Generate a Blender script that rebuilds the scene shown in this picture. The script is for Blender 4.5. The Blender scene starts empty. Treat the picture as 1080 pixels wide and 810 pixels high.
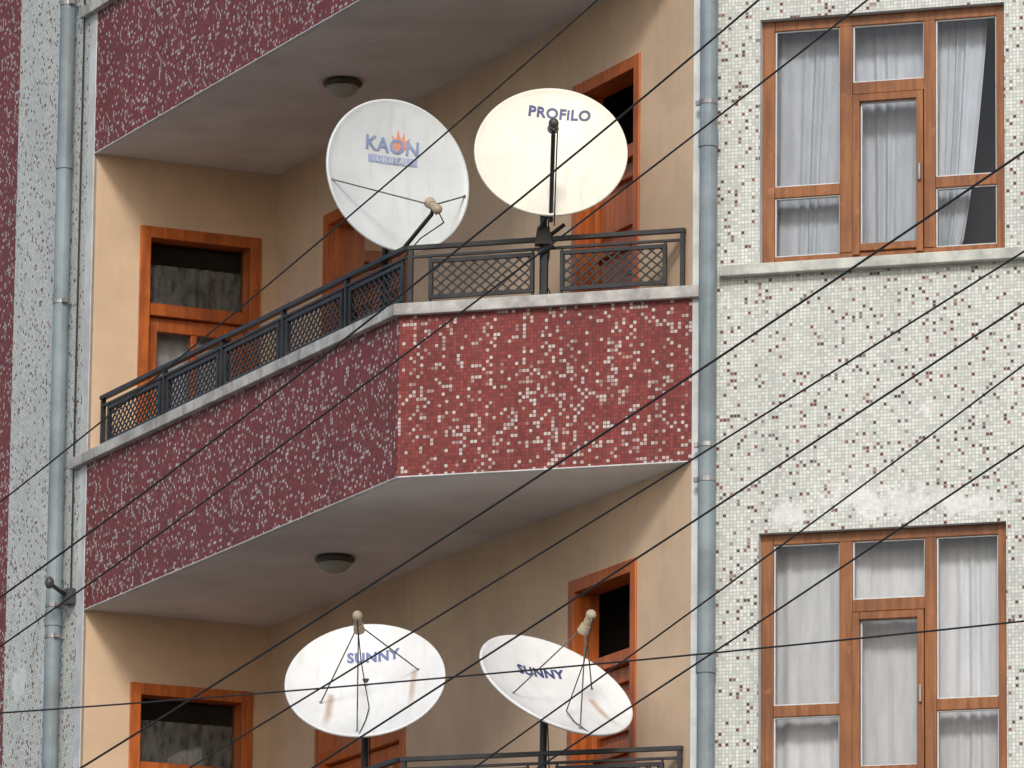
import bpy, bmesh, math, random
from mathutils import Vector, Matrix, noise
random.seed(7)
scene=bpy.context.scene
scene.view_settings.view_transform='Standard'
try: scene.view_settings.look='None'
except: pass
scene.view_settings.exposure=0
COL=scene.collection
# ------------------------------------------------------------------ materials
def newmat(name):
    m=bpy.data.materials.new(name);m.use_nodes=True
    nt=m.node_tree;b=nt.nodes["Principled BSDF"];return m,nt,b
def N(nt,t,**k):
    n=nt.nodes.new(t)
    for a,v in k.items(): setattr(n,a,v)
    return n
def math_(nt,op,a,b=None,c=None,clamp=False):
    n=N(nt,"ShaderNodeMath",operation=op);n.use_clamp=clamp
    for i,v in enumerate((a,b,c)):
        if v is None: continue
        if isinstance(v,(int,float)): n.inputs[i].default_value=v
        else: nt.links.new(v,n.inputs[i])
    return n.outputs[0]
def mix(nt,f,a,b,mode='MIX'):
    n=N(nt,"ShaderNodeMix",data_type='RGBA',blend_type=mode)
    for s,v in ((n.inputs[0],f),(n.inputs[6],a),(n.inputs[7],b)):
        if isinstance(v,(int,float)): s.default_value=v
        elif isinstance(v,tuple): s.default_value=(*v,1)
        else: nt.links.new(v,s)
    return n.outputs[2]
def noise_(nt,vec,scale,detail=4,rough=.55,sc=None):
    if sc:
        mp=N(nt,"ShaderNodeMapping");mp.inputs['Scale'].default_value=sc
        nt.links.new(vec,mp.inputs[0]);vec=mp.outputs[0]
    n=N(nt,"ShaderNodeTexNoise");n.inputs['Scale'].default_value=scale;n.inputs['Detail'].default_value=detail;n.inputs['Roughness'].default_value=rough
    nt.links.new(vec,n.inputs['Vector']);return n.outputs[0]
def ramp(nt,f,stops,interp='LINEAR'):
    n=N(nt,"ShaderNodeValToRGB");cr=n.color_ramp;cr.interpolation=interp
    while len(cr.elements)<len(stops): cr.elements.new(.5)
    for e,(p,c) in zip(cr.elements,stops): e.position=p;e.color=(*c,1)
    nt.links.new(f,n.inputs[0]);return n.outputs[0]
def smooth(nt,v,a,b):
    n=N(nt,"ShaderNodeMapRange",interpolation_type='SMOOTHSTEP');n.inputs[1].default_value=a;n.inputs[2].default_value=b
    nt.links.new(v,n.inputs[0]);return n.outputs[0]
def simple(name,col,rough=.6,var=.15,scale=3,metal=0,bump=0,streak=0,coat=0):
    m,nt,b=newmat(name)
    tc=N(nt,"ShaderNodeTexCoord");v=tc.outputs['Object']
    n1=noise_(nt,v,scale,5,.65)
    c=mix(nt,smooth(nt,n1,.3,.7),tuple(c*(1-var*1.6) for c in col),tuple(min(1,c*(1+var)) for c in col))
    if streak:
        s=noise_(nt,v,1,4,.6,sc=(9,9,.7))
        c=mix(nt,math_(nt,'MULTIPLY',smooth(nt,s,.52,.75),streak),c,tuple(x*.45 for x in col))
    nt.links.new(c,b.inputs['Base Color'])
    b.inputs['Roughness'].default_value=rough;b.inputs['Metallic'].default_value=metal
    if bump:
        bp=N(nt,"ShaderNodeBump");bp.inputs['Strength'].default_value=bump;bp.inputs['Distance'].default_value=.01
        nt.links.new(n1,bp.inputs['Height']);nt.links.new(bp.outputs[0],b.inputs['Normal'])
    return m
def mosaic(name,base_stops,speck_stops,dens,clus,grout,pitch=.0205,patch=False,seed=0.,dirt=.78):
    m,nt,b=newmat(name)
    uv=N(nt,"ShaderNodeUVMap");uv.uv_map="UVMap"
    sc=N(nt,"ShaderNodeVectorMath",operation='SCALE');sc.inputs['Scale'].default_value=1/pitch
    nt.links.new(uv.outputs[0],sc.inputs[0])
    fl=N(nt,"ShaderNodeVectorMath",operation='FLOOR');nt.links.new(sc.outputs[0],fl.inputs[0])
    fr=N(nt,"ShaderNodeVectorMath",operation='FRACTION');nt.links.new(sc.outputs[0],fr.inputs[0])
    a=N(nt,"ShaderNodeVectorMath",operation='ADD');a.inputs[1].default_value=(.5+seed,.5,.5)
    nt.links.new(fl.outputs[0],a.inputs[0])
    w=N(nt,"ShaderNodeTexWhiteNoise",noise_dimensions='3D');nt.links.new(a.outputs[0],w.inputs[0])
    sw=N(nt,"ShaderNodeSeparateColor");nt.links.new(w.outputs['Color'],sw.inputs[0])
    r1,r2,r3=sw.outputs[0],sw.outputs[1],sw.outputs[2]
    cl=noise_(nt,fl.outputs[0],.12,3,.75)
    thr=math_(nt,'ADD',dens,math_(nt,'MULTIPLY',math_(nt,'SUBTRACT',cl,.5),clus))
    isp=math_(nt,'LESS_THAN',r1,thr)
    cb=ramp(nt,r2,base_stops);cs=ramp(nt,r3,speck_stops,'CONSTANT')
    if patch:
        sx=N(nt,"ShaderNodeSeparateXYZ");nt.links.new(uv.outputs[0],sx.inputs[0])
        n=noise_(nt,uv.outputs[0],2.1,5,.62)
        h=math_(nt,'MULTIPLY',smooth(nt,sx.outputs[1],8.85,9.05),math_(nt,'SUBTRACT',1.0,smooth(nt,sx.outputs[1],9.1,9.4)))
        pm=smooth(nt,math_(nt,'ADD',math_(nt,'MULTIPLY',h,.13),n),.64,.72)
        isp=math_(nt,'MULTIPLY',isp,math_(nt,'SUBTRACT',1.0,math_(nt,'MULTIPLY',pm,.85)))
    c=mix(nt,isp,cb,cs)
    s2=N(nt,"ShaderNodeSeparateXYZ");nt.links.new(fr.outputs[0],s2.inputs[0])
    dx=math_(nt,'ABSOLUTE',math_(nt,'SUBTRACT',s2.outputs[0],.5));dy=math_(nt,'ABSOLUTE',math_(nt,'SUBTRACT',s2.outputs[1],.5))
    g=math_(nt,'GREATER_THAN',math_(nt,'MAXIMUM',dx,dy),.41)
    if patch: g=math_(nt,'MULTIPLY',g,math_(nt,'SUBTRACT',1.0,math_(nt,'MULTIPLY',pm,.6)))
    c=mix(nt,g,c,grout)
    if patch: c=mix(nt,math_(nt,'MULTIPLY',pm,.5),c,(.76,.78,.78))
    st=noise_(nt,uv.outputs[0],1,5,.65,sc=(3.5,.8,1))
    c=mix(nt,1.0,c,ramp(nt,st,[(.3,(dirt,dirt,dirt)),(.6,(1,1,1))]),'MULTIPLY')
    nt.links.new(c,b.inputs['Base Color'])
    b.inputs['Roughness'].default_value=.5
    b.inputs['Specular IOR Level'].default_value=.35
    return m
M_white=mosaic("white_glass_mosaic",[(0,(.49,.515,.485)),(.5,(.62,.645,.605)),(1,(.73,.75,.705))],
    [(0,(.14,.04,.035)),(.35,(.24,.10,.075)),(.55,(.08,.05,.05)),(.68,(.33,.22,.17)),(.85,(.18,.17,.17))],.088,.32,(.40,.42,.40),patch=True,dirt=.86)
M_red=mosaic("red_glass_mosaic",[(0,(.175,.022,.020)),(.5,(.235,.032,.028)),(1,(.30,.052,.042))],
    [(0,(.52,.40,.37)),(.35,(.43,.29,.26)),(.6,(.58,.50,.47)),(.85,(.36,.19,.17))],.215,.6,(.095,.036,.034),pitch=.0222,seed=9)
M_beige=simple("beige_plaster",(.62,.455,.31),.85,.09,1.2,streak=.12)
M_soffit=simple("soffit_paint",(.67,.65,.63),.85,.09,1.3)
M_cope=simple("concrete_coping",(.46,.45,.43),.85,.26,5,bump=.5,streak=.7)
M_sill=simple("stone_sill",(.50,.51,.47),.8,.2,6,bump=.4,streak=.5)
M_plaster=simple("white_plaster",(.58,.61,.61),.85,.12,5,streak=.3)
M_pipe=simple("grey_pvc_pipe",(.22,.27,.295),.55,.18,2.5,streak=.55)
M_iron=simple("black_iron",(.022,.023,.026),.45,.3,8)
M_galv=simple("galvanised_steel",(.33,.33,.33),.45,.2,8,metal=.6)
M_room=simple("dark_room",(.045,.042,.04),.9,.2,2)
M_rust=simple("weathered_strut_steel",(.13,.115,.10),.7,.4,14)
M_cable=simple("black_cable",(.018,.018,.02),.55,.2,4)
M_lnb=simple("lnb_plastic",(.45,.38,.27),.5,.2,12)
M_lnbd=simple("dark_lnb_plastic",(.05,.05,.055),.5,.2,12)
M_blue=simple("faded_blue_print",(.12,.16,.36),.5,.1,12)
M_dblue=simple("dark_blue_print",(.04,.055,.18),.5,.1,12)
M_lblue=simple("pale_blue_print",(.25,.31,.50),.5,.15,12)
M_band=simple("faded_blue_band",(.33,.38,.56),.5,.2,20)
M_orange=simple("faded_orange_print",(.70,.30,.22),.5,.1,12)
M_pale=simple("pale_print",(.62,.64,.65),.5,.05,12)
M_metalring=simple("lamp_metal",(.07,.06,.045),.45,.3,10,metal=.4)
def woodmat(name,dark,light):
    m,nt,b=newmat(name);tc=N(nt,"ShaderNodeTexCoord");v=tc.outputs['Object']
    g=noise_(nt,v,1,5,.65,sc=(30,30,2.2));g2=noise_(nt,v,1.7,3,.6);g3=noise_(nt,v,14,4,.7)
    c=mix(nt,smooth(nt,g,.3,.7),dark,light)
    c=mix(nt,math_(nt,'MULTIPLY',smooth(nt,g2,.45,.7),.6),c,tuple(x*.5 for x in dark))
    c=mix(nt,math_(nt,'MULTIPLY',smooth(nt,g3,.6,.75),.5),c,tuple(min(1,x*1.3+.06) for x in light))
    nt.links.new(c,b.inputs['Base Color']);b.inputs['Roughness'].default_value=.42
    return m
M_wood=woodmat("varnished_window_wood",(.185,.062,.018),(.33,.128,.040))
M_wood2=woodmat("orange_varnished_door",(.33,.075,.015),(.56,.148,.028))
# glass
M_glass=bpy.data.materials.new("window_glass");M_glass.use_nodes=True
nt=M_glass.node_tree;nt.nodes.clear()
o=N(nt,"ShaderNodeOutputMaterial");ms=N(nt,"ShaderNodeMixShader");tr=N(nt,"ShaderNodeBsdfTransparent");gl=N(nt,"ShaderNodeBsdfGlossy");fr_=N(nt,"ShaderNodeFresnel")
fr_.inputs[0].default_value=1.5;tr.inputs[0].default_value=(.92,.94,.95,1);gl.inputs['Roughness'].default_value=.02
tc=N(nt,"ShaderNodeTexCoord");bp=N(nt,"ShaderNodeBump");bp.inputs['Strength'].default_value=.06;bp.inputs['Distance'].default_value=.02
nt.links.new(noise_(nt,tc.outputs['Object'],5,1,.5),bp.inputs['Height']);nt.links.new(bp.outputs[0],gl.inputs['Normal'])
nt.links.new(fr_.outputs[0],ms.inputs[0]);nt.links.new(tr.outputs[0],ms.inputs[1]);nt.links.new(gl.outputs[0],ms.inputs[2]);nt.links.new(ms.outputs[0],o.inputs[0])
# curtain
def curtmat(name,col,lace):
    m,nt,b=newmat(name)
    uv=N(nt,"ShaderNodeUVMap");uv.uv_map="UVMap"
    n=noise_(nt,uv.outputs[0],7,3,.6,sc=(3,.5,1));c=mix(nt,smooth(nt,n,.3,.7),tuple(x*.86 for x in col),col)
    b.inputs['Roughness'].default_value=.9;b.inputs['Specular IOR Level'].default_value=.1
    nt.links.new(c,b.inputs['Base Color'])
    t=N(nt,"ShaderNodeBsdfTranslucent");nt.links.new(c,t.inputs[0])
    m1=N(nt,"ShaderNodeMixShader");m1.inputs[0].default_value=.18
    out=nt.nodes["Material Output"]
    nt.links.new(b.outputs[0],m1.inputs[1]);nt.links.new(t.outputs[0],m1.inputs[2])
    if lace:
        tp=N(nt,"ShaderNodeBsdfTransparent");m2=N(nt,"ShaderNodeMixShader")
        w=noise_(nt,uv.outputs[0],22,3,.6,sc=(1,.35,1))
        nt.links.new(math_(nt,'ADD',.40,math_(nt,'MULTIPLY',smooth(nt,w,.3,.7),.35)),m2.inputs[0])
        nt.links.new(m1.outputs[0],m2.inputs[1]);nt.links.new(tp.outputs[0],m2.inputs[2]);nt.links.new(m2.outputs[0],out.inputs[0])
    else: nt.links.new(m1.outputs[0],out.inputs[0])
    return m
M_curt=curtmat("white_net_curtain",(.82,.83,.86),0)
M_curtb=curtmat("bluish_net_curtain",(.69,.73,.80),0)
M_lace=curtmat("lace_curtain",(.72,.72,.72),1)
# ------------------------------------------------------------------ mesh builder
class MB:
    def __init__(s): s.v=[];s.f=[];s.m=[];s.uv=[];s.mats=[];s.sm=[]
    def mi(s,mat):
        if mat not in s.mats: s.mats.append(mat)
        return s.mats.index(mat)
    def quad(s,pts,mat,uvs=None,smooth=False):
        i=len(s.v);s.v+= [tuple(p) for p in pts];s.f.append(tuple(range(i,i+len(pts))));s.m.append(s.mi(mat));s.uv.append(uvs or [(0,0)]*len(pts));s.sm.append(smooth)
    def hexa(s,p,mat):
        i=len(s.v);s.v+=[tuple(x) for x in p]
        for q in ((0,1,2,3),(7,6,5,4),(0,4,5,1),(1,5,6,2),(2,6,7,3),(3,7,4,0)):
            s.f.append(tuple(i+k for k in q));s.m.append(s.mi(mat));s.uv.append([(0,0)]*4);s.sm.append(False)
    def box(s,pl,u0,u1,z0,z1,o0,o1,mat):
        P=pl.p
        s.hexa([P(u0,z0,o0),P(u1,z0,o0),P(u1,z1,o0),P(u0,z1,o0),P(u0,z0,o1),P(u1,z0,o1),P(u1,z1,o1),P(u0,z1,o1)],mat)
    def tube(s,a,b,r,mat,n=10,r2=None,caps=True):
        a=Vector(a);b=Vector(b);d=(b-a).normalized();x=d.orthogonal().normalized();y=d.cross(x);r2=r if r2 is None else r2
        A=[a+(x*math.cos(t)+y*math.sin(t))*r for t in [2*math.pi*k/n for k in range(n)]]
        B=[b+(x*math.cos(t)+y*math.sin(t))*r2 for t in [2*math.pi*k/n for k in range(n)]]
        for k in range(n): s.quad([A[k],A[(k+1)%n],B[(k+1)%n],B[k]],mat,smooth=True)
        if caps: s.quad(A[::-1],mat);s.quad(B,mat)
    def path(s,pts,r,mat,n=8):
        for a,b in zip(pts[:-1],pts[1:]): s.tube(a,b,r,mat,n)
    def bar(s,a,b,w,h,mat):
        a=Vector(a);b=Vector(b);d=(b-a).normalized();x=d.cross(Vector((0,0,1)))
        x=x.normalized() if x.length>1e-3 else Vector((1,0,0));y=x.cross(d).normalized();x*=w/2;y*=h/2
        s.hexa([a-x-y,a+x-y,a+x+y,a-x+y,b-x-y,b+x-y,b+x+y,b-x+y],mat)
    def sphere(s,c,rx,ry,rz,mat,n=14,m=8,M=None):
        c=Vector(c);M=M or Matrix.Identity(3)
        def P(i,j):
            t=math.pi*i/m;f=2*math.pi*j/n;return c+M@Vector((rx*math.sin(t)*math.cos(f),ry*math.sin(t)*math.sin(f),rz*math.cos(t)))
        for i in range(m):
            for j in range(n):
                q=[P(i,j),P(i+1,j),P(i+1,j+1),P(i,j+1)]
                s.quad(q,mat,smooth=True)
    def obj(s,name,parent=None,bevel=0,recalc=True,merge=False):
        me=bpy.data.meshes.new(name);me.from_pydata(s.v,[],s.f);me.update()
        for m in s.mats: me.materials.append(m)
        ul=me.uv_layers.new(name="UVMap")
        for p,mi,uv,sm in zip(me.polygons,s.m,s.uv,s.sm):
            p.material_index=mi;p.use_smooth=sm
            for li,u in zip(p.loop_indices,uv): ul.data[li].uv=u
        if recalc:
            bm=bmesh.new();bm.from_mesh(me)
            if merge: bmesh.ops.remove_doubles(bm,verts=bm.verts,dist=1e-5)
            bmesh.ops.recalc_face_normals(bm,faces=bm.faces);bm.to_mesh(me);bm.free()
        ob=bpy.data.objects.new(name,me);COL.objects.link(ob)
        if parent: ob.parent=parent
        if bevel:
            b=ob.modifiers.new("b","BEVEL");b.width=bevel;b.segments=2;b.limit_method='ANGLE'
        return ob
def empty(name,loc=(0,0,0)):
    e=bpy.data.objects.new(name,None);e.location=loc;COL.objects.link(e);return e
class PL:
    def __init__(s,o,t,n): s.o=Vector(o);s.t=Vector(t).normalized();s.n=Vector(n).normalized()
    def p(s,u,z,off=0):
        q=s.o+s.t*u+s.n*off;return Vector((q.x,q.y,z))
aF=math.radians(18.44);g=math.radians(24.78)
r=Vector((math.cos(aF),-math.sin(aF)));d=Vector((-math.sin(g),math.cos(g)));q=Vector((math.cos(g),math.sin(g)))
C=Vector((1.026,39.0));UB=1.771;VA=4.926
B=C-r*UB;A=B+d*VA;SD=UB*math.sin(math.pi/2-g-aF);D=A+q*SD;WD=(D-C).length
F_=PL(C,r,(-math.sin(aF),-math.cos(aF)));AB=PL(B,d,(-math.cos(g),-math.sin(g)));AD=PL(A,q,(math.sin(g),-math.cos(g)));DC=PL(C,d,(-math.cos(g),-math.sin(g)))
building=empty("apartment_building")
def wall(name,pl,u0,u1,z0,z1,holes,mat,reveal=.12,rmat=None,parent=building):
    us=sorted({u0,u1,*[h[0] for h in holes],*[h[1] for h in holes]});zs=sorted({z0,z1,*[h[2] for h in holes],*[h[3] for h in holes]})
    mb=MB()
    for a,b in zip(us[:-1],us[1:]):
        for c,e in zip(zs[:-1],zs[1:]):
            um,zm=(a+b)/2,(c+e)/2
            if any(h[0]<um<h[1] and h[2]<zm<h[3] for h in holes): continue
            mb.quad([pl.p(a,c),pl.p(b,c),pl.p(b,e),pl.p(a,e)],mat,[(a,c),(b,c),(b,e),(a,e)])
    R=rmat or mat
    for h in holes:
        a,b,c,e=h;k=-reveal;RD=-.9
        for x in ((a,c,a,e),(b,c,b,e),(a,c,b,c),(a,e,b,e)):
            mb.quad([pl.p(x[0],x[1]),pl.p(x[2],x[3]),pl.p(x[2],x[3],k),pl.p(x[0],x[1],k)],R)
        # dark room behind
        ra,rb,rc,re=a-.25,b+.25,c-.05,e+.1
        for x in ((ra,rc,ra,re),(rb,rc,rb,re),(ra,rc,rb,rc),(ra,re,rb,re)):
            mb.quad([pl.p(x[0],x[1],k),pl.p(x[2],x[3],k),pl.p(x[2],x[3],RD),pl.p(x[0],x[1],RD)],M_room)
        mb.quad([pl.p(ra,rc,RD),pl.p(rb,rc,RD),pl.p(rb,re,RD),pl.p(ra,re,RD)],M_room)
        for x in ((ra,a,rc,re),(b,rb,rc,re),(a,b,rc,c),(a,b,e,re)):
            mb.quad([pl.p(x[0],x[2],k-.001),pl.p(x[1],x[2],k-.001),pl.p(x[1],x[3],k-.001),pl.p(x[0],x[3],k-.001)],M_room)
    return mb.obj(name,parent,recalc=False)
def curtain(mb,pl,u0,u1,z0,z1,off,amp=.018,folds=9,mat=None,edge=None,seed=0):
    n=int(max(24,folds*8));rows=8;mat=mat or M_curt
    def P(i,j):
        t=i/n;zz=z0+(z1-z0)*j/rows
        ua,ub=u0,u1
        if edge: ua,ub=edge(zz,(zz-z0)/(z1-z0))
        u=ua+(ub-ua)*t
        ph=t*folds*2*math.pi+1.3*math.sin(t*7+seed)+.25*math.sin(zz*3+seed+t*9)
        am=amp*(.55+.45*math.sin(t*11+seed*2))
        return pl.p(u,zz,off+am*math.sin(ph)),(u,zz)
    for i in range(n):
        for j in range(rows):
            a,b,c,e=P(i,j),P(i+1,j),P(i+1,j+1),P(i,j+1)
            mb.quad([a[0],b[0],c[0],e[0]],mat,[a[1],b[1],c[1],e[1]],smooth=True)
# ------------------------------------------------------------------ windows on right facade
def window(pl,du,dz,variant):
    par=empty("casement_window");par.parent=building
    mb=MB();W=M_wood;o0,o1=-.13,-.055
    u0,u1,z0,z1=.397+du,1.837+du,10.56+dz,12.0+dz
    X=lambda a:a+du
    Z=lambda a:a+dz
    mb.box(pl,u0,X(.468),z0,z1,o0,o1,W);mb.box(pl,X(1.775),u1,z0,z1,o0,o1,W)
    mb.box(pl,X(.855),X(.93),z0+.05,z1-.06,o0,o1+.004,W);mb.box(pl,X(1.352),X(1.418),z0+.05,z1-.06,o0,o1+.004,W)
    mb.box(pl,X(.468),X(1.775),z1-.06,z1,o0,o1-.002,W);mb.box(pl,X(.468),X(1.775),z0,z0+.05,o0,o1-.002,W)
    for a,b in ((.468,.855),(1.418,1.775)): mb.box(pl,X(a),X(b),Z(10.955),Z(11.02),o0,o1-.004,W)
    mb.box(pl,X(.93),X(1.352),Z(11.535),Z(11.605),o0,o1-.002,W)
    for a,b,c,e in ((.933,.975,10.59,11.53),(1.31,1.349,10.59,11.53)): mb.box(pl,X(a),X(b),Z(c),Z(e),o0+.02,o1+.018,W)
    for c,e in ((10.612,10.655),(11.487,11.53)): mb.box(pl,X(.975),X(1.31),Z(c),Z(e),o0+.02,o1+.017,W)
    for a,b,c,e in ((.468,.855,11.02,11.94),(1.418,1.775,11.02,11.94),(.468,.855,10.61,10.955),(1.418,1.775,10.61,10.955),(.93,1.352,11.605,11.94),(.975,1.31,10.655,11.487)):
        t=.008
        mb.box(pl,X(a),X(a+t),Z(c),Z(e),-.09,-.068,M_pale);mb.box(pl,X(b-t),X(b),Z(c),Z(e),-.09,-.068,M_pale)
        mb.box(pl,X(a+t),X(b-t),Z(c),Z(c+t),-.09,-.068,M_pale);mb.box(pl,X(a+t),X(b-t),Z(e-t),Z(e),-.09,-.068,M_pale)
        mb.quad([pl.p(X(a),Z(c),-.085),pl.p(X(b),Z(c),-.085),pl.p(X(b),Z(e),-.085),pl.p(X(a),Z(e),-.085)],M_glass)
    mb.box(pl,X(1.325),X(1.34),Z(11.0),Z(11.1),o1+.019,o1+.04,M_galv)
    mb.obj("frame",par,bevel=.004)
    cb=MB()
    if variant==0:
        curtain(cb,pl,0,0,Z(10.5),Z(12),-.24,.014,8,edge=lambda z,t:(X(.40),X(.80+.10*t)),seed=1+du,mat=M_curtb)
        curtain(cb,pl,0,0,Z(10.5),Z(12),-.27,.014,8,edge=lambda z,t:(X(.90-.03*t),X(1.32+.05*math.sin(t*2))),seed=2,mat=M_curtb)
        curtain(cb,pl,0,0,Z(10.5),Z(12),-.24,.020,6,edge=lambda z,t:(X(1.34),X(1.46+.22*t**.55)),seed=4,mat=M_curtb)
    else:
        curtain(cb,pl,X(.36),X(.99),Z(10.5),Z(12),-.24,.012,6,seed=3+du)
        curtain(cb,pl,X(.97),X(1.42),Z(10.5),Z(12),-.26,.007,3,seed=5)
        curtain(cb,pl,X(1.36),X(1.88),Z(10.5),Z(12),-.235,.012,8,seed=8)
    cb.obj("curtain",par,recalc=False)
    s=MB();s.box(pl,X(.175),X(2.06),Z(10.49),Z(10.553),-.12,.07,M_sill);s.obj("sill",par,bevel=.006)
holesF=[];k=0
DZ=[-9,-6,-3,0,3,6]
UF=8.2
for dz in DZ[1:]:
    for du in (0,2.9,5.6):
        holesF.append((.397+du,1.837+du,10.555+dz,12.0+dz))
        window(F_,du,dz,0 if (dz==0 and du==0) else 1)
wall("front_wall",F_,0,UF,0,18.8,holesF,M_white,rmat=M_plaster)
# ------------------------------------------------------------------ doors of the balcony recess
def door(pl,u0,u1,dz,kind):
    par=empty("balcony_door");par.parent=building
    mb=MB();W=M_wood2;z0,z1=9.62+dz,12.0+dz;fw=.075
    mb.box(pl,u0,u0+fw,z0,z1,-.16,.012,W);mb.box(pl,u1-fw,u1,z0,z1,-.16,.012,W)
    mb.box(pl,u0+fw,u1-fw,z1-fw,z1,-.16,.010,W)
    zt=11.46+dz
    mb.box(pl,u0+fw,u1-fw,zt-.04,zt+.04,-.15,-.03,W)
    def gl(a,b,c,e,o=-.12): mb.quad([pl.p(a,c,o),pl.p(b,c,o),pl.p(b,e,o),pl.p(a,e,o)],M_glass)
    if kind=='glass': gl(u0+fw,u1-fw,zt+.04,z1-fw)
    a,b=u0+fw+.004,u1-fw-.004
    leaves=[(a,b)] if u1-u0<1.1 else [(a,(a+b)/2-.003),((a+b)/2+.003,b)]
    for (a,b) in leaves:
        st=.085;top=zt-.045
        mb.box(pl,a,a+st,z0+.01,top,-.14,-.075,W);mb.box(pl,b-st,b,z0+.01,top,-.14,-.075,W)
        mb.box(pl,a+st,b-st,top-.09,top,-.14,-.077,W)
        lo=z0+.95
        mb.box(pl,a+st,b-st,lo-.1,lo,-.14,-.077,W);mb.box(pl,a+st,b-st,z0+.01,z0+.2,-.14,-.077,W)
        mb.box(pl,a+st,b-st,z0+.2,lo-.1,-.125,-.1,W);mb.box(pl,a+st+.05,b-st-.05,z0+.25,lo-.15,-.1,-.085,W)
        if kind=='glass':
            m=(a+b)/2
            mb.box(pl,m-.02,m+.02,lo,top-.09,-.135,-.082,W)
            gl(a+st,m-.02,lo,top-.09);gl(m+.02,b-st,lo,top-.09)
        else:
            zm=lo+(top-.09-lo)*.5
            mb.box(pl,a+st,b-st,zm-.04,zm+.04,-.14,-.078,W)
            for c0,c1 in ((lo,zm-.04),(zm+.04,top-.09)):
                mb.box(pl,a+st,b-st,c0,c1,-.13,-.112,W);mb.box(pl,a+st+.05,b-st-.05,c0+.05,c1-.05,-.112,-.083,W)
        mb.box(pl,a+.03,a+.06,z0+1.0,z0+1.16,-.075,-.06,M_galv);mb.tube(pl.p(a+.045,z0+1.1,-.06),pl.p(a+.15,z0+1.1,-.035),.009,M_galv)
    mb.obj("frame_and_leaf",par,bevel=.004)
    cb=MB()
    if kind=='glass':
        curtain(cb,pl,u0+.04,u1-.04,zt,z1-.2,-.22,.012,8,mat=M_lace,seed=u0)
        curtain(cb,pl,u0+.06,u1-.06,z0+.3,zt+.02,-.25,.010,7,seed=u1)
        cb.obj("curtain",par,recalc=False)
hAD=[];hDC=[]
for dz in DZ:
    hAD.append((.33,1.18,9.62+dz,12.0+dz));door(AD,.33,1.18,dz,'glass')
    hDC.append((.70,1.61,9.62+dz,12.0+dz));door(DC,.70,1.61,dz,'panel')
    hDC.append((3.95,5.35,9.62+dz,12.0+dz));door(DC,3.95,5.35,dz,'glass')
wall("recess_side_wall",AD,0,SD,0,18.8,hAD,M_beige)
wall("recess_back_wall",DC,0,WD,0,18.8,hDC,M_beige)
# left facade
VE=12.0
wall("side_wall_white",AB,VA,6.33,0,18.8,[],M_white)
holesL=[(8.6,10.04,10.56+dz,12.0+dz) for dz in DZ[1:]]
wall("side_wall_red",AB,6.33,VE,0,18.8,holesL,M_red,rmat=M_plaster)
for dz in DZ[1:]: window(AB,8.203,dz,1)
mb=MB();mb.box(F_,.0,.05,0,18.8,-.02,.005,M_plaster);mb.box(AB,VA,VA+.11,0,18.8,-.02,.005,M_plaster);mb.obj("corner_plaster",building,bevel=.002)
mb=MB();P1=F_.p(UF,0);E1=AB.p(VE,0);E2=E1+Vector((q.x,q.y,0))*11;P2=P1+Vector((d.x,d.y,0))*9
for a,b in ((P1,P2),(P2,E2),(E2,E1)):
    mb.quad([a,b,b+Vector((0,0,18.8)),a+Vector((0,0,18.8))],M_plaster)
top=[Vector((p.x,p.y,18.8)) for p in (P1,Vector((C.x,C.y,0)),Vector((B.x,B.y,0)),E1,E2,P2)]
mb.quad(top,M_cope);mb.obj("back_walls_and_roof",building,recalc=False)
mb=MB()
mb.box(F_,-UB,UF,18.8,19.2,-.25,.1,M_plaster);mb.box(AB,0.12,VE,18.8,19.19,-.25,.1,M_plaster);mb.obj("roof_cornice",building)
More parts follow.
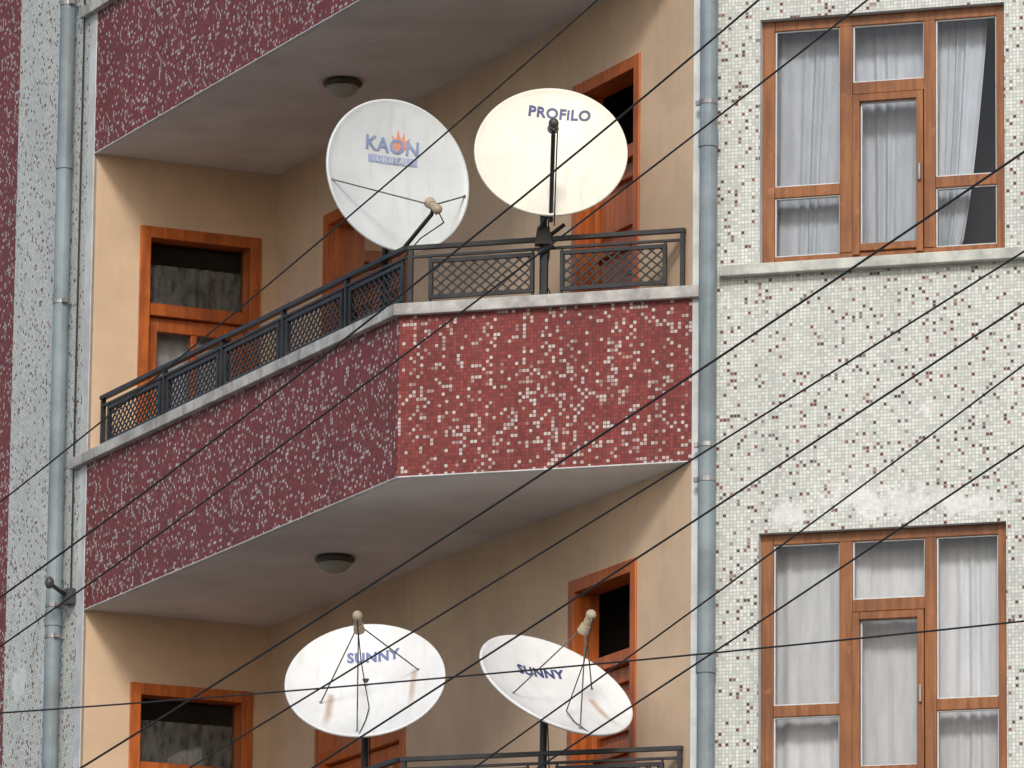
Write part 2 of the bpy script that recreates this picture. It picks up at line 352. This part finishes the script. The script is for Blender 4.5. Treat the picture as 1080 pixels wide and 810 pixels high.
# ------------------------------------------------------------------ balconies
def isect(p1,t1,p2,t2):
    det=t1.x*(-t2.y)+t2.x*t1.y;dx=p2-p1
    k=(dx.x*(-t2.y)+t2.x*dx.y)/det;return p1+t1*k
def ring(off):  # B corner at offset
    return isect(F_.o+F_.n*off,F_.t,AB.o+AB.n*off,AB.t)
def balcony(dz):
    par=empty("balcony");par.parent=building
    zb,zt=9.44+dz,10.385+dz;fl=9.6+dz;T=.13
    mb=MB()
    mb.quad([F_.p(-UB,zb),F_.p(0,zb),F_.p(0,zt),F_.p(-UB,zt)],M_red,[(-UB,zb),(0,zb),(0,zt),(-UB,zt)])
    mb.quad([AB.p(0,zb),AB.p(VA,zb),AB.p(VA,zt),AB.p(0,zt)],M_red,[(50,zb),(50+VA,zb),(50+VA,zt),(50,zt)])
    Bi=ring(-T)
    Ci=isect(F_.o-F_.n*T,F_.t,DC.o,DC.t);Ai=isect(AB.o-AB.n*T,AB.t,AD.o,AD.t)
    V=lambda p,z:Vector((p.x,p.y,z))
    mb.quad([V(Bi,fl),V(Ci,fl),V(Ci,zt),V(Bi,zt)],M_beige);mb.quad([V(Ai,fl),V(Bi,fl),V(Bi,zt),V(Ai,zt)],M_beige)
    mb.quad([V(B,zb),V(C,zb),V(D,zb),V(A,zb)],M_soffit);mb.quad([V(B,fl),V(C,fl),V(D,fl),V(A,fl)],M_cope)
    mb.obj("parapet",par,recalc=False)
    eb=MB()
    def strip(o0,o1,z0,z1,mat,uend,vend):
        b0,b1=ring(o0),ring(o1)
        c0=F_.o+F_.n*o0+F_.t*uend;c1=F_.o+F_.n*o1+F_.t*uend;a0=AB.o+AB.n*o0+AB.t*vend;a1=AB.o+AB.n*o1+AB.t*vend
        L=[(a0,a1),(b0,b1),(c0,c1)];base=len(eb.v)
        for p in L:
            eb.v+= [tuple(V(p[0],z0)),tuple(V(p[1],z0)),tuple(V(p[1],z1)),tuple(V(p[0],z1))]
        fs=[(0,1,2,3),(11,10,9,8)]
        for s in (0,4):
            for k in range(4):
                fs.append((s+k,s+4+k,s+4+(k+1)%4,s+(k+1)%4))
        for f in fs: eb.f.append(tuple(base+x for x in f));eb.m.append(eb.mi(mat));eb.uv.append([(0,0)]*4);eb.sm.append(False)
    strip(-T-.04,.045,zt,zt+.07,M_cope,0.05,VA+.22)
    strip(-.03,.005,zb-.007,zb+.003,M_plaster,-.005,VA-.004)
    eb.obj("coping",par,bevel=.005)
for dz in (-6,-3,0,3,6): balcony(dz)
# ------------------------------------------------------------------ railing
def railing(dz):
    par=empty("balcony_railing");R=M_iron;zc=10.455+dz;zt=10.80+dz;mb=MB();off=-.045
    Bc=ring(off);bl=(Bc-(F_.o+F_.n*off)).dot(F_.t);bv=(Bc-(AB.o+AB.n*off)).dot(AB.t)
    def run(pl,a,b,panels,posts):
        mb.box(pl,a,b,zt-.012,zt+.012,off-.02,off+.02,R);mb.box(pl,a,b,zt-.062,zt-.048,off-.012,off+.012,R)
        for u in posts: mb.box(pl,u-.012,u+.012,zc-.01,zt-.012,off-.014,off+.014,R)
        for (p0,p1) in panels:
            lo,hi=zc+.035,zt-.075;w=.022
            mb.box(pl,p0,p0+w,lo,hi,off-.013,off+.013,R);mb.box(pl,p1-w,p1,lo,hi,off-.013,off+.013,R)
            mb.box(pl,p0+w,p1-w,hi-w,hi,off-.012,off+.012,R);mb.box(pl,p0+w,p1-w,lo,lo+w,off-.012,off+.012,R)
            for u in (p0+.008,p1-.008):
                mb.box(pl,u-.006,u+.006,hi,zt-.062,off-.006,off+.006,R);mb.box(pl,u-.006,u+.006,zc-.01,lo,off-.006,off+.006,R)
            A0,A1,Z0,Z1=p0+w,p1-w,lo+w,hi-w;H=Z1-Z0;st=.068;sl=.62
            run_=H*sl*2/1.0
            for sgn in (1,-1):
                x=A0-run_
                while x<A1+run_:
                    if sgn==1: xa,za,xb,zb=x,Z0,x+run_,Z1
                    else: xa,za,xb,zb=x,Z1,x+run_,Z0
                    ta=max(0,(A0-xa)/(xb-xa));tb=min(1,(A1-xa)/(xb-xa))
                    if tb-ta>.02:
                        Pp=lambda t:pl.p(xa+(xb-xa)*t,za+(zb-za)*t,off+.003*sgn)
                        mb.bar(Pp(ta),Pp(tb),.006,.010,R)
                    x+=st
    run(F_,bl+.012,-.06,[(-1.61,-.97),(-.81,-.17)],[bl+.03,-.90,-.075])
    run(AB,bv+.0,4.80,[(3.79,4.68),(2.84,3.67),(1.89,2.73),(.93,1.77),(.05,.82)],[4.78,3.73,2.785,1.83,.875])
    mb.obj("bars",par,bevel=0)
for dz in (-3,0,3): railing(dz)
# ------------------------------------------------------------------ drainpipes
def pipe(pl,u,joints):
    mb=MB();o=.075;mb.tube(pl.p(u,.1,o),pl.p(u,18.9,o),.05,M_pipe,18)
    for z in joints: mb.tube(pl.p(u,z,o),pl.p(u,z+.1,o),.057,M_pipe,18)
    for z in [x+.5 for x in range(1,18,1) if x%2]+[9.3]:
        mb.tube(pl.p(u,z,o),pl.p(u,z+.025,o),.0545,M_galv,18);mb.box(pl,u-.012,u+.012,z+.002,z+.022,0,.03,M_galv);mb.box(pl,u-.075,u-.05,z,z+.025,.06,.09,M_galv)
    mb.obj("drainpipe",recalc=False)
pipe(F_,.112,[2.2,5.2,8.2,11.25,14.2]);pipe(AB,5.27,[3.4,6.4,9.38,12.4,15.4])
mb=MB();mb.box(AB,5.06,5.16,9.50,9.6,0.005,.06,M_lnbd);mb.bar(AB.p(5.12,9.56,.05),AB.p(5.0,9.60,.2),.02,.02,M_iron);mb.sphere(AB.p(5.0,9.61,.21),.03,.03,.04,M_lnbd)
mb.path([AB.p(5.11,9.6,.02),AB.p(5.12,11,.018),AB.p(5.11,13.5,.02),AB.p(5.12,18,.018)],.006,M_cable);mb.obj("cable_junction_box",bevel=.002)
# ------------------------------------------------------------------ soffit lamps
def lamp(x,y,z):
    m,nt,b=newmat("frosted_lamp_glass");b.inputs['Base Color'].default_value=(.33,.33,.30,1);b.inputs['Roughness'].default_value=.35
    mb=MB();n=28
    prof=[(.0,.105,0),(.02,.125,0),(.035,.12,0),(.045,.102,0),(.045,.098,1),(.07,.088,1),(.095,.06,1),(.105,.03,1),(.107,.001,1)]
    for (h0,r0,_),(h1,r1,k) in zip(prof[:-1],prof[1:]):
        for j in range(n):
            def P(h,rr,j):
                t=2*math.pi*j/n;rr*= (1+.03*math.cos(j*math.pi)) if k else 1;return Vector((x+rr*math.cos(t),y+rr*math.sin(t),z-h))
            mb.quad([P(h0,r0,j),P(h0,r0,j+1),P(h1,r1,j+1),P(h1,r1,j)],m if k else M_metalring,smooth=True)
    mb.obj("ceiling_lamp",merge=True)
for zz in (9.44,12.44,6.44): lamp(-1.07,42.07,zz)
# ------------------------------------------------------------------ satellite dishes
def dishmat(name,col,stains):
    m,nt,b=newmat(name);tc=N(nt,"ShaderNodeTexCoord");v=tc.outputs['Object']
    n1=noise_(nt,v,3,5,.6);s=noise_(nt,v,1,5,.6,sc=(16,2.2,2))
    c=mix(nt,smooth(nt,n1,.3,.7),tuple(x*.87 for x in col),col)
    c=mix(nt,math_(nt,'MULTIPLY',smooth(nt,s,.5,.75),.35),c,tuple(x*y for x,y in zip(col,(.68,.64,.56))))
    sx=N(nt,"ShaderNodeSeparateXYZ");nt.links.new(v,sx.inputs[0])
    for (x0,y0,w,h,k) in stains:
        wob=math_(nt,'MULTIPLY',math_(nt,'SUBTRACT',n1,.5),w*1.6)
        dx=math_(nt,'ABSOLUTE',math_(nt,'ADD',math_(nt,'SUBTRACT',sx.outputs[0],x0),wob))
        a=math_(nt,'SUBTRACT',1.0,smooth(nt,dx,0,w))
        dy=math_(nt,'SUBTRACT',y0,sx.outputs[1])
        bb=math_(nt,'MULTIPLY',smooth(nt,dy,-.02,.02),math_(nt,'SUBTRACT',1.0,smooth(nt,dy,h*.3,h)))
        f=math_(nt,'MULTIPLY',math_(nt,'MULTIPLY',a,bb),math_(nt,'MULTIPLY',smooth(nt,s,.05,.55),k))
        c=mix(nt,f,c,(.40,.24,.12))
    nt.links.new(c,b.inputs['Base Color']);b.inputs['Roughness'].default_value=.42
    return m
def dish(c,n,dia,asp,depth,roll,mat,texts,feed,struts,pole,arm=False,lnb_dark=False,extra=None):
    n=Vector(n).normalized();c=Vector(c);up=(Vector((0,0,1))-n*n.z).normalized();up=Matrix.Rotation(math.radians(roll),3,n)@up;rt=up.cross(n)
    M=Matrix((rt,up,n)).transposed().to_4x4();M.translation=c
    par=empty("satellite_dish");par.matrix_world=M
    RX,RY=dia/2,dia/2*asp
    def S(x,y): return depth*((x/RX)**2+(y/RY)**2-1)
    mb=MB();nr,na=14,72
    for i in range(nr):
        for j in range(na):
            def P(a,b):
                rr=a/nr;t=2*math.pi*b/na;x,y=RX*rr*math.cos(t),RY*rr*math.sin(t);return Vector((x,y,S(x,y)))
            pts=[P(i,j),P(i+1,j),P(i+1,j+1),P(i,j+1)]
            if i==0: pts=[P(0,0),P(1,j),P(1,j+1)]
            mb.quad(pts,mat,smooth=True)
    rp=[(0,0),(.006,.004),(.013,.002),(.015,-.006),(.011,-.014)]
    for (a0,h0),(a1,h1) in zip(rp[:-1],rp[1:]):
        for j in range(na):
            def P(a,h,b):
                t=2*math.pi*b/na;return Vector(((RX+a)*math.cos(t),(RY+a)*math.sin(t),h))
            mb.quad([P(a0,h0,j),P(a1,h1,j),P(a1,h1,j+1),P(a0,h0,j+1)],mat,smooth=True)
    ob=mb.obj("reflector",par,merge=True)
    so=ob.modifiers.new("s","SOLIDIFY");so.thickness=.003;so.offset=0
    for (body,tx,ty,width,rot,mt,bold,lift) in texts:
        cu=bpy.data.curves.new("t","FONT");cu.body=body;cu.align_x='CENTER';cu.align_y='CENTER';cu.offset=bold;cu.resolution_u=3;cu.space_character=1.08
        to=bpy.data.objects.new("t",cu);COL.objects.link(to);bpy.context.view_layer.update()
        me=bpy.data.meshes.new_from_object(to.evaluated_get(bpy.context.evaluated_depsgraph_get()))
        bpy.data.objects.remove(to)
        xs=[v.co.x for v in me.vertices];sc=width/(max(xs)-min(xs));cr,sr=math.cos(rot),math.sin(rot)
        bm=bmesh.new();bm.from_mesh(me)
        for v in bm.verts:
            x,y=v.co.x*sc,v.co.y*sc;v.co=Vector((tx+x*cr-y*sr,ty+x*sr+y*cr,0))
        for v in bm.verts: v.co.z=S(v.co.x,v.co.y)+lift
        bm.to_mesh(me);bm.free();me.materials.clear();me.materials.append(mt)
        t=bpy.data.objects.new("lettering",me);COL.objects.link(t);t.parent=par
    if extra:
        lg=MB()
        x0,x1,y0,y1=extra
        for i in range(10):
            a=x0+(x1-x0)*i/10;b=x0+(x1-x0)*(i+1)/10
            lg.quad([Vector((x,y,S(x,y)+.0045)) for x,y in ((a,y0),(b,y0),(b,y1),(a,y1))],M_band)
        cx,cy=(x0+x1)/2+.055,y1+.08
        for (dx,hh,ww,mt,lf) in ((-.04,.07,.02,M_orange,.0048),(-.015,.11,.024,M_orange,.0052),(.015,.095,.022,M_orange,.0056),(.042,.065,.018,M_orange,.006)):
            pts=[(dx,-.045),(dx+ww,-.01),(dx+ww*.5,hh*.35),(dx*1.5,hh-.02),(dx-ww*.6,hh*.3),(dx-ww,-.01)]
            lg.quad([Vector((cx+px_,cy+py_,S(cx+px_,cy+py_)+lf)) for px_,py_ in pts],mt)
        lg.obj("logo_print",par,recalc=False)
    hw=MB()
    f=Vector(feed);hd=M_lnbd if lnb_dark else M_lnb
    ctr=Vector((0,0,-depth)) if not arm else Vector((0,.05,-depth))
    ax=(ctr-f).normalized()
    hw.tube(f,f+ax*.05,.028,hd,16,r2=.034);hw.tube(f-ax*.07,f,.022,hd,14);hw.sphere(f-ax*.07,.03,.03,.03,hd);hw.tube(f+ax*.05,f+ax*.054,.03,M_pale,16)
    hw.tube(f-ax*.06,f-ax*.06+Vector((0,-.035,-.01)),.006,M_galv)
    for (ang,rad,rr) in struts:
        t=math.radians(ang);x,y=RX*rad*math.cos(t),RY*rad*math.sin(t);hw.tube((x,y,S(x,y)+.002),f,rr,M_rust,8)
        hw.tube((x,y,S(x,y)),(x,y,S(x,y)+.008),.009,M_galv,10)
    if arm:
        a0=Vector((0,-RY-.02,-.05));hw.tube(Vector((0,-.10,-depth-.05)),a0,.014,M_iron,10);e=f+Vector((0,-.05,-.02));hw.tube(a0,e,.013,M_iron,10);hw.tube(e,f-ax*.02,.012,M_iron,10)
        hw.path([f-ax*.07,f-ax*.09+Vector((.02,-.08,.02)),e*.5+a0*.5+Vector((.02,-.03,.03)),a0+Vector((.02,-.03,0))],.004,M_cable)
    else:
        a0=Vector((.0,-RY-.005,0));hw.path([f-ax*.07+Vector((0,-.03,0)),f*.6+Vector((.01,-.12,0)),Vector((.03,-.15,-depth*.85+.02)),Vector((.02,-RY*.6,S(0,-RY*.6)+.01)),a0],.0035,M_cable)
    hw.hexa([Vector(p) for p in ((-.07,-.09,-depth-.05),(.07,-.09,-depth-.05),(.07,.09,-depth-.05),(-.07,.09,-depth-.05),(-.07,-.09,-depth-.004),(.07,-.09,-depth-.004),(.07,.09,-depth-.004),(-.07,.09,-depth-.004))],M_iron)
    hw.obj("feed_and_mount",par)
    Mi=M.inverted();pb=MB();px,py,pz0,pz1=pole
    ptop=Vector((px,py,pz1));bk=M@Vector((0,0,-depth-.04))
    pb.tube(Mi@Vector((px,py,pz0)),Mi@ptop,.021,M_iron,14)
    pb.tube(Mi@Vector((px,py,pz0)),Mi@Vector((px,py,pz0+.012)),.06,M_iron,14)
    pb.tube(Mi@bk,Mi@Vector((px,py,min(pz1-.03,bk.z))),.024,M_iron,12)
    pb.tube(Mi@Vector((px,py,pz1-.12)),Mi@Vector((px,py,pz1-.04)),.036,M_galv,14)
    if arm and lnb_dark:
        lo=Vector((px,py-.03,pz0+.36));pb.hexa([Mi@(lo+Vector(v)) for v in ((-.05,-.04,-.05),(.05,-.04,-.05),(.05,.04,-.05),(-.05,.04,-.05),(-.035,-.05,.05),(.035,-.05,.05),(.035,.05,.05),(-.035,.05,.05))],M_iron)
        pb.tube(Mi@(lo+Vector((.0,0,-.02))),Mi@(lo+Vector((.12,-.06,.06))),.012,M_iron,10);pb.tube(Mi@(lo+Vector((-.03,-.02,-.1))),Mi@(lo+Vector((.06,-.04,-.06))),.016,M_iron,10)
        pb.tube(Mi@(lo+Vector((-.03,-.02,.02))),Mi@(M@Vector((0,-RY*.8,-.08))),.013,M_iron,10)
    cz=[Vector((px+.02,py-.03,pz1-.1)),Vector((px+.035,py-.03,pz0+.25)),Vector((px+.01,py-.035,pz0+.1)),Vector((px+.05,py-.02,pz0+.01))]
    pb.path([Mi@v for v in cz],.004,M_cable)
    pb.obj("pole",par)
    return par
D1=dishmat("pale_blue_grey_dish",(.64,.69,.71),[(-.02,.43,.03,.35,.2)])
D2=dishmat("cream_dish",(.82,.79,.68),[])
D3=dishmat("weathered_white_dish",(.75,.775,.785),[(-.20,-.03,.035,.42,.85),(.27,.14,.03,.40,.75)])
D4=dishmat("weathered_white_dish_2",(.75,.775,.785),[(.27,.0,.03,.40,.75)])
dish((-.678,39.8,11.285),(.451,-.884,.125),.90,1.02,.07,0,D1,
     [("KAON",-.01,.195,.345,-.03,M_lblue,.025,.0075),("DIGITAL",-.005,.112,.21,-.03,M_pale,.0,.0075)],(0,-.33,.42),[(190,.97,.0045),(-10,.97,.0045)],(-.75,39.95,10.455,11.30),arm=True,extra=(-.165,.155,.088,.136))
dish((.210,39.2,11.29),(.02,-.945,.326),.855,.985,.065,0,D2,[("PROFiLO",.05,.275,.36,-.1,M_dblue,.035,.005)],(0,-.12,.45),[],(.172,39.36,10.455,11.27),arm=True,lnb_dark=True)
dish((-.8325,40.0,8.328),(-.079,-.80,.595),.905,1.0,.115,0,D3,[("SUNNY",.02,.26,.31,.08,M_blue,.04,.005)],(0,0,.44),[(205,.62,.0042),(25,.72,.0042),(268,.9,.0042)],(-.83,40.16,7.455,8.36))
dish((.271,39.2,8.179),(.385,-.575,.722),.915,1.0,.11,0,D4,[("SUNNY",.03,.22,.31,-.06,M_dblue,.04,.005)],(0,0,.42),[(190,.65,.0042),(15,.7,.0042),(268,.85,.0042)],(.20,39.33,7.455,8.12))
# ------------------------------------------------------------------ overhead cables
W=[[(-2.526,34,8.188),(-1.171,32.69,8.997),(.373,31.08,10.002)],[(-2.513,34,7.711),(-.944,32.47,8.517),(1.085,30.30,9.798)],
[(-2.507,34,7.465),(.081,31.41,8.823),(1.545,29.76,9.659)],[(-2.072,33.61,6.804),(.846,30.57,8.140),(2.173,29,8.790)],
[(-1.519,33.07,6.728),(.684,30.76,7.765),(2.171,29,8.354)],[(-.914,32.47,6.641),(.686,30.76,7.419),(2.170,29,8.127)],
[(-2.499,34,7.134),(-.693,32.24,7.032),(2.163,29,6.758)],[(-.155,31.69,6.526),(1.093,30.30,7.230),(2.168,29,7.860)],[(.232,31.27,6.531),(1.094,30.30,6.976),(2.167,29,7.511)]]
for wi,(p0,p1,p2) in enumerate(W):
    k=(p2[2]-p0[2])/(p2[0]-p0[0]);ky=(p2[1]-p0[1])/(p2[0]-p0[0])
    dev=p1[2]-(p0[2]+k*(p1[0]-p0[0]));cur=dev/((p1[0]-p0[0])*(p1[0]-p2[0]))
    cur=max(.004,min(.02,cur))
    X0,X1=-9.,8.5;pts=[]
    for i in range(61):
        x=X0+(X1-X0)*i/60;z=p0[2]+k*(x-p0[0])+cur*(x-p0[0])*(x-p2[0])
        pts.append((x,p0[1]+ky*(x-p0[0]),z))
    cu=bpy.data.curves.new("overhead_cable","CURVE");cu.dimensions='3D';cu.bevel_depth=(.0042,.0052,.0046,.0056,.0046,.005,.0042,.0042,.0046)[wi];cu.bevel_resolution=2
    sp=cu.splines.new('POLY');sp.points.add(len(pts)-1)
    for a,b in zip(sp.points,pts): a.co=(*b,1)
    cu.materials.append(M_cable);ob=bpy.data.objects.new("overhead_cable",cu);COL.objects.link(ob)
# ------------------------------------------------------------------ ground
mg=simple("ground_paving",(.24,.235,.225),.9,.2,.6)
ma=simple("asphalt",(.055,.055,.055),.9,.25,2)
mb=MB();mb.quad([(-400,-300,0),(400,-300,0),(400,600,0),(-400,600,0)],mg);mb.obj("ground",recalc=False)
mb=MB();mb.hexa([Vector(p) for p in ((-200,26,-.1),(200,26,-.1),(200,36.0,-.1),(-200,36,-.1),(-200,26,.004),(200,26,.004),(200,36,.004),(-200,36,.004))],ma);mb.obj("road")
mb=MB();mb.hexa([Vector(p) for p in ((-60,36.0,-.1),(60,36.0,-.1),(60,36.2,-.1),(-60,36.2,-.1),(-60,36.0,.13),(60,36.0,.13),(60,36.2,.13),(-60,36.2,.13))],M_cope);mb.obj("kerb",bevel=.02)
# ------------------------------------------------------------------ light
sx,sy,el=-.06,-1.0,math.radians(34)
w=bpy.data.worlds.new("World");scene.world=w;w.use_nodes=True;nt=w.node_tree
sk=nt.nodes.new("ShaderNodeTexSky");sk.sky_type='NISHITA';sk.sun_disc=False;sk.sun_elevation=el;sk.sun_rotation=math.atan2(sx,sy);sk.dust_density=2.5
bg=nt.nodes["Background"];nt.links.new(sk.outputs[0],bg.inputs[0]);bg.inputs[1].default_value=.14
sl=bpy.data.lights.new("sun","SUN");sl.energy=1.9;sl.angle=math.radians(11);sl.color=(1,.965,.91)
so=bpy.data.objects.new("sun",sl);COL.objects.link(so)
h=Vector((sx,sy,0)).normalized()*math.cos(el);dirn=Vector((h.x,h.y,math.sin(el)))
so.rotation_euler=dirn.to_track_quat('Z','Y').to_euler();so.location=(0,0,30)
# ------------------------------------------------------------------ camera
th=math.radians(11.98);ph=.0108
Fv=Vector((0,math.cos(th),math.sin(th)));U0=Vector((0,-math.sin(th),math.cos(th)));R0=Vector((1,0,0))
Uv=U0*math.cos(ph)-R0*math.sin(ph);Rv=R0*math.cos(ph)+U0*math.sin(ph)
cd=bpy.data.cameras.new("camera");cd.sensor_width=36;cd.lens=36*7384.5/1080;cd.clip_end=2000;cd.clip_start=.5
co=bpy.data.objects.new("camera",cd);M=Matrix((Rv,Uv,-Fv)).transposed().to_4x4();M.translation=Vector((0,0,1.6));co.matrix_world=M
COL.objects.link(co);scene.camera=co
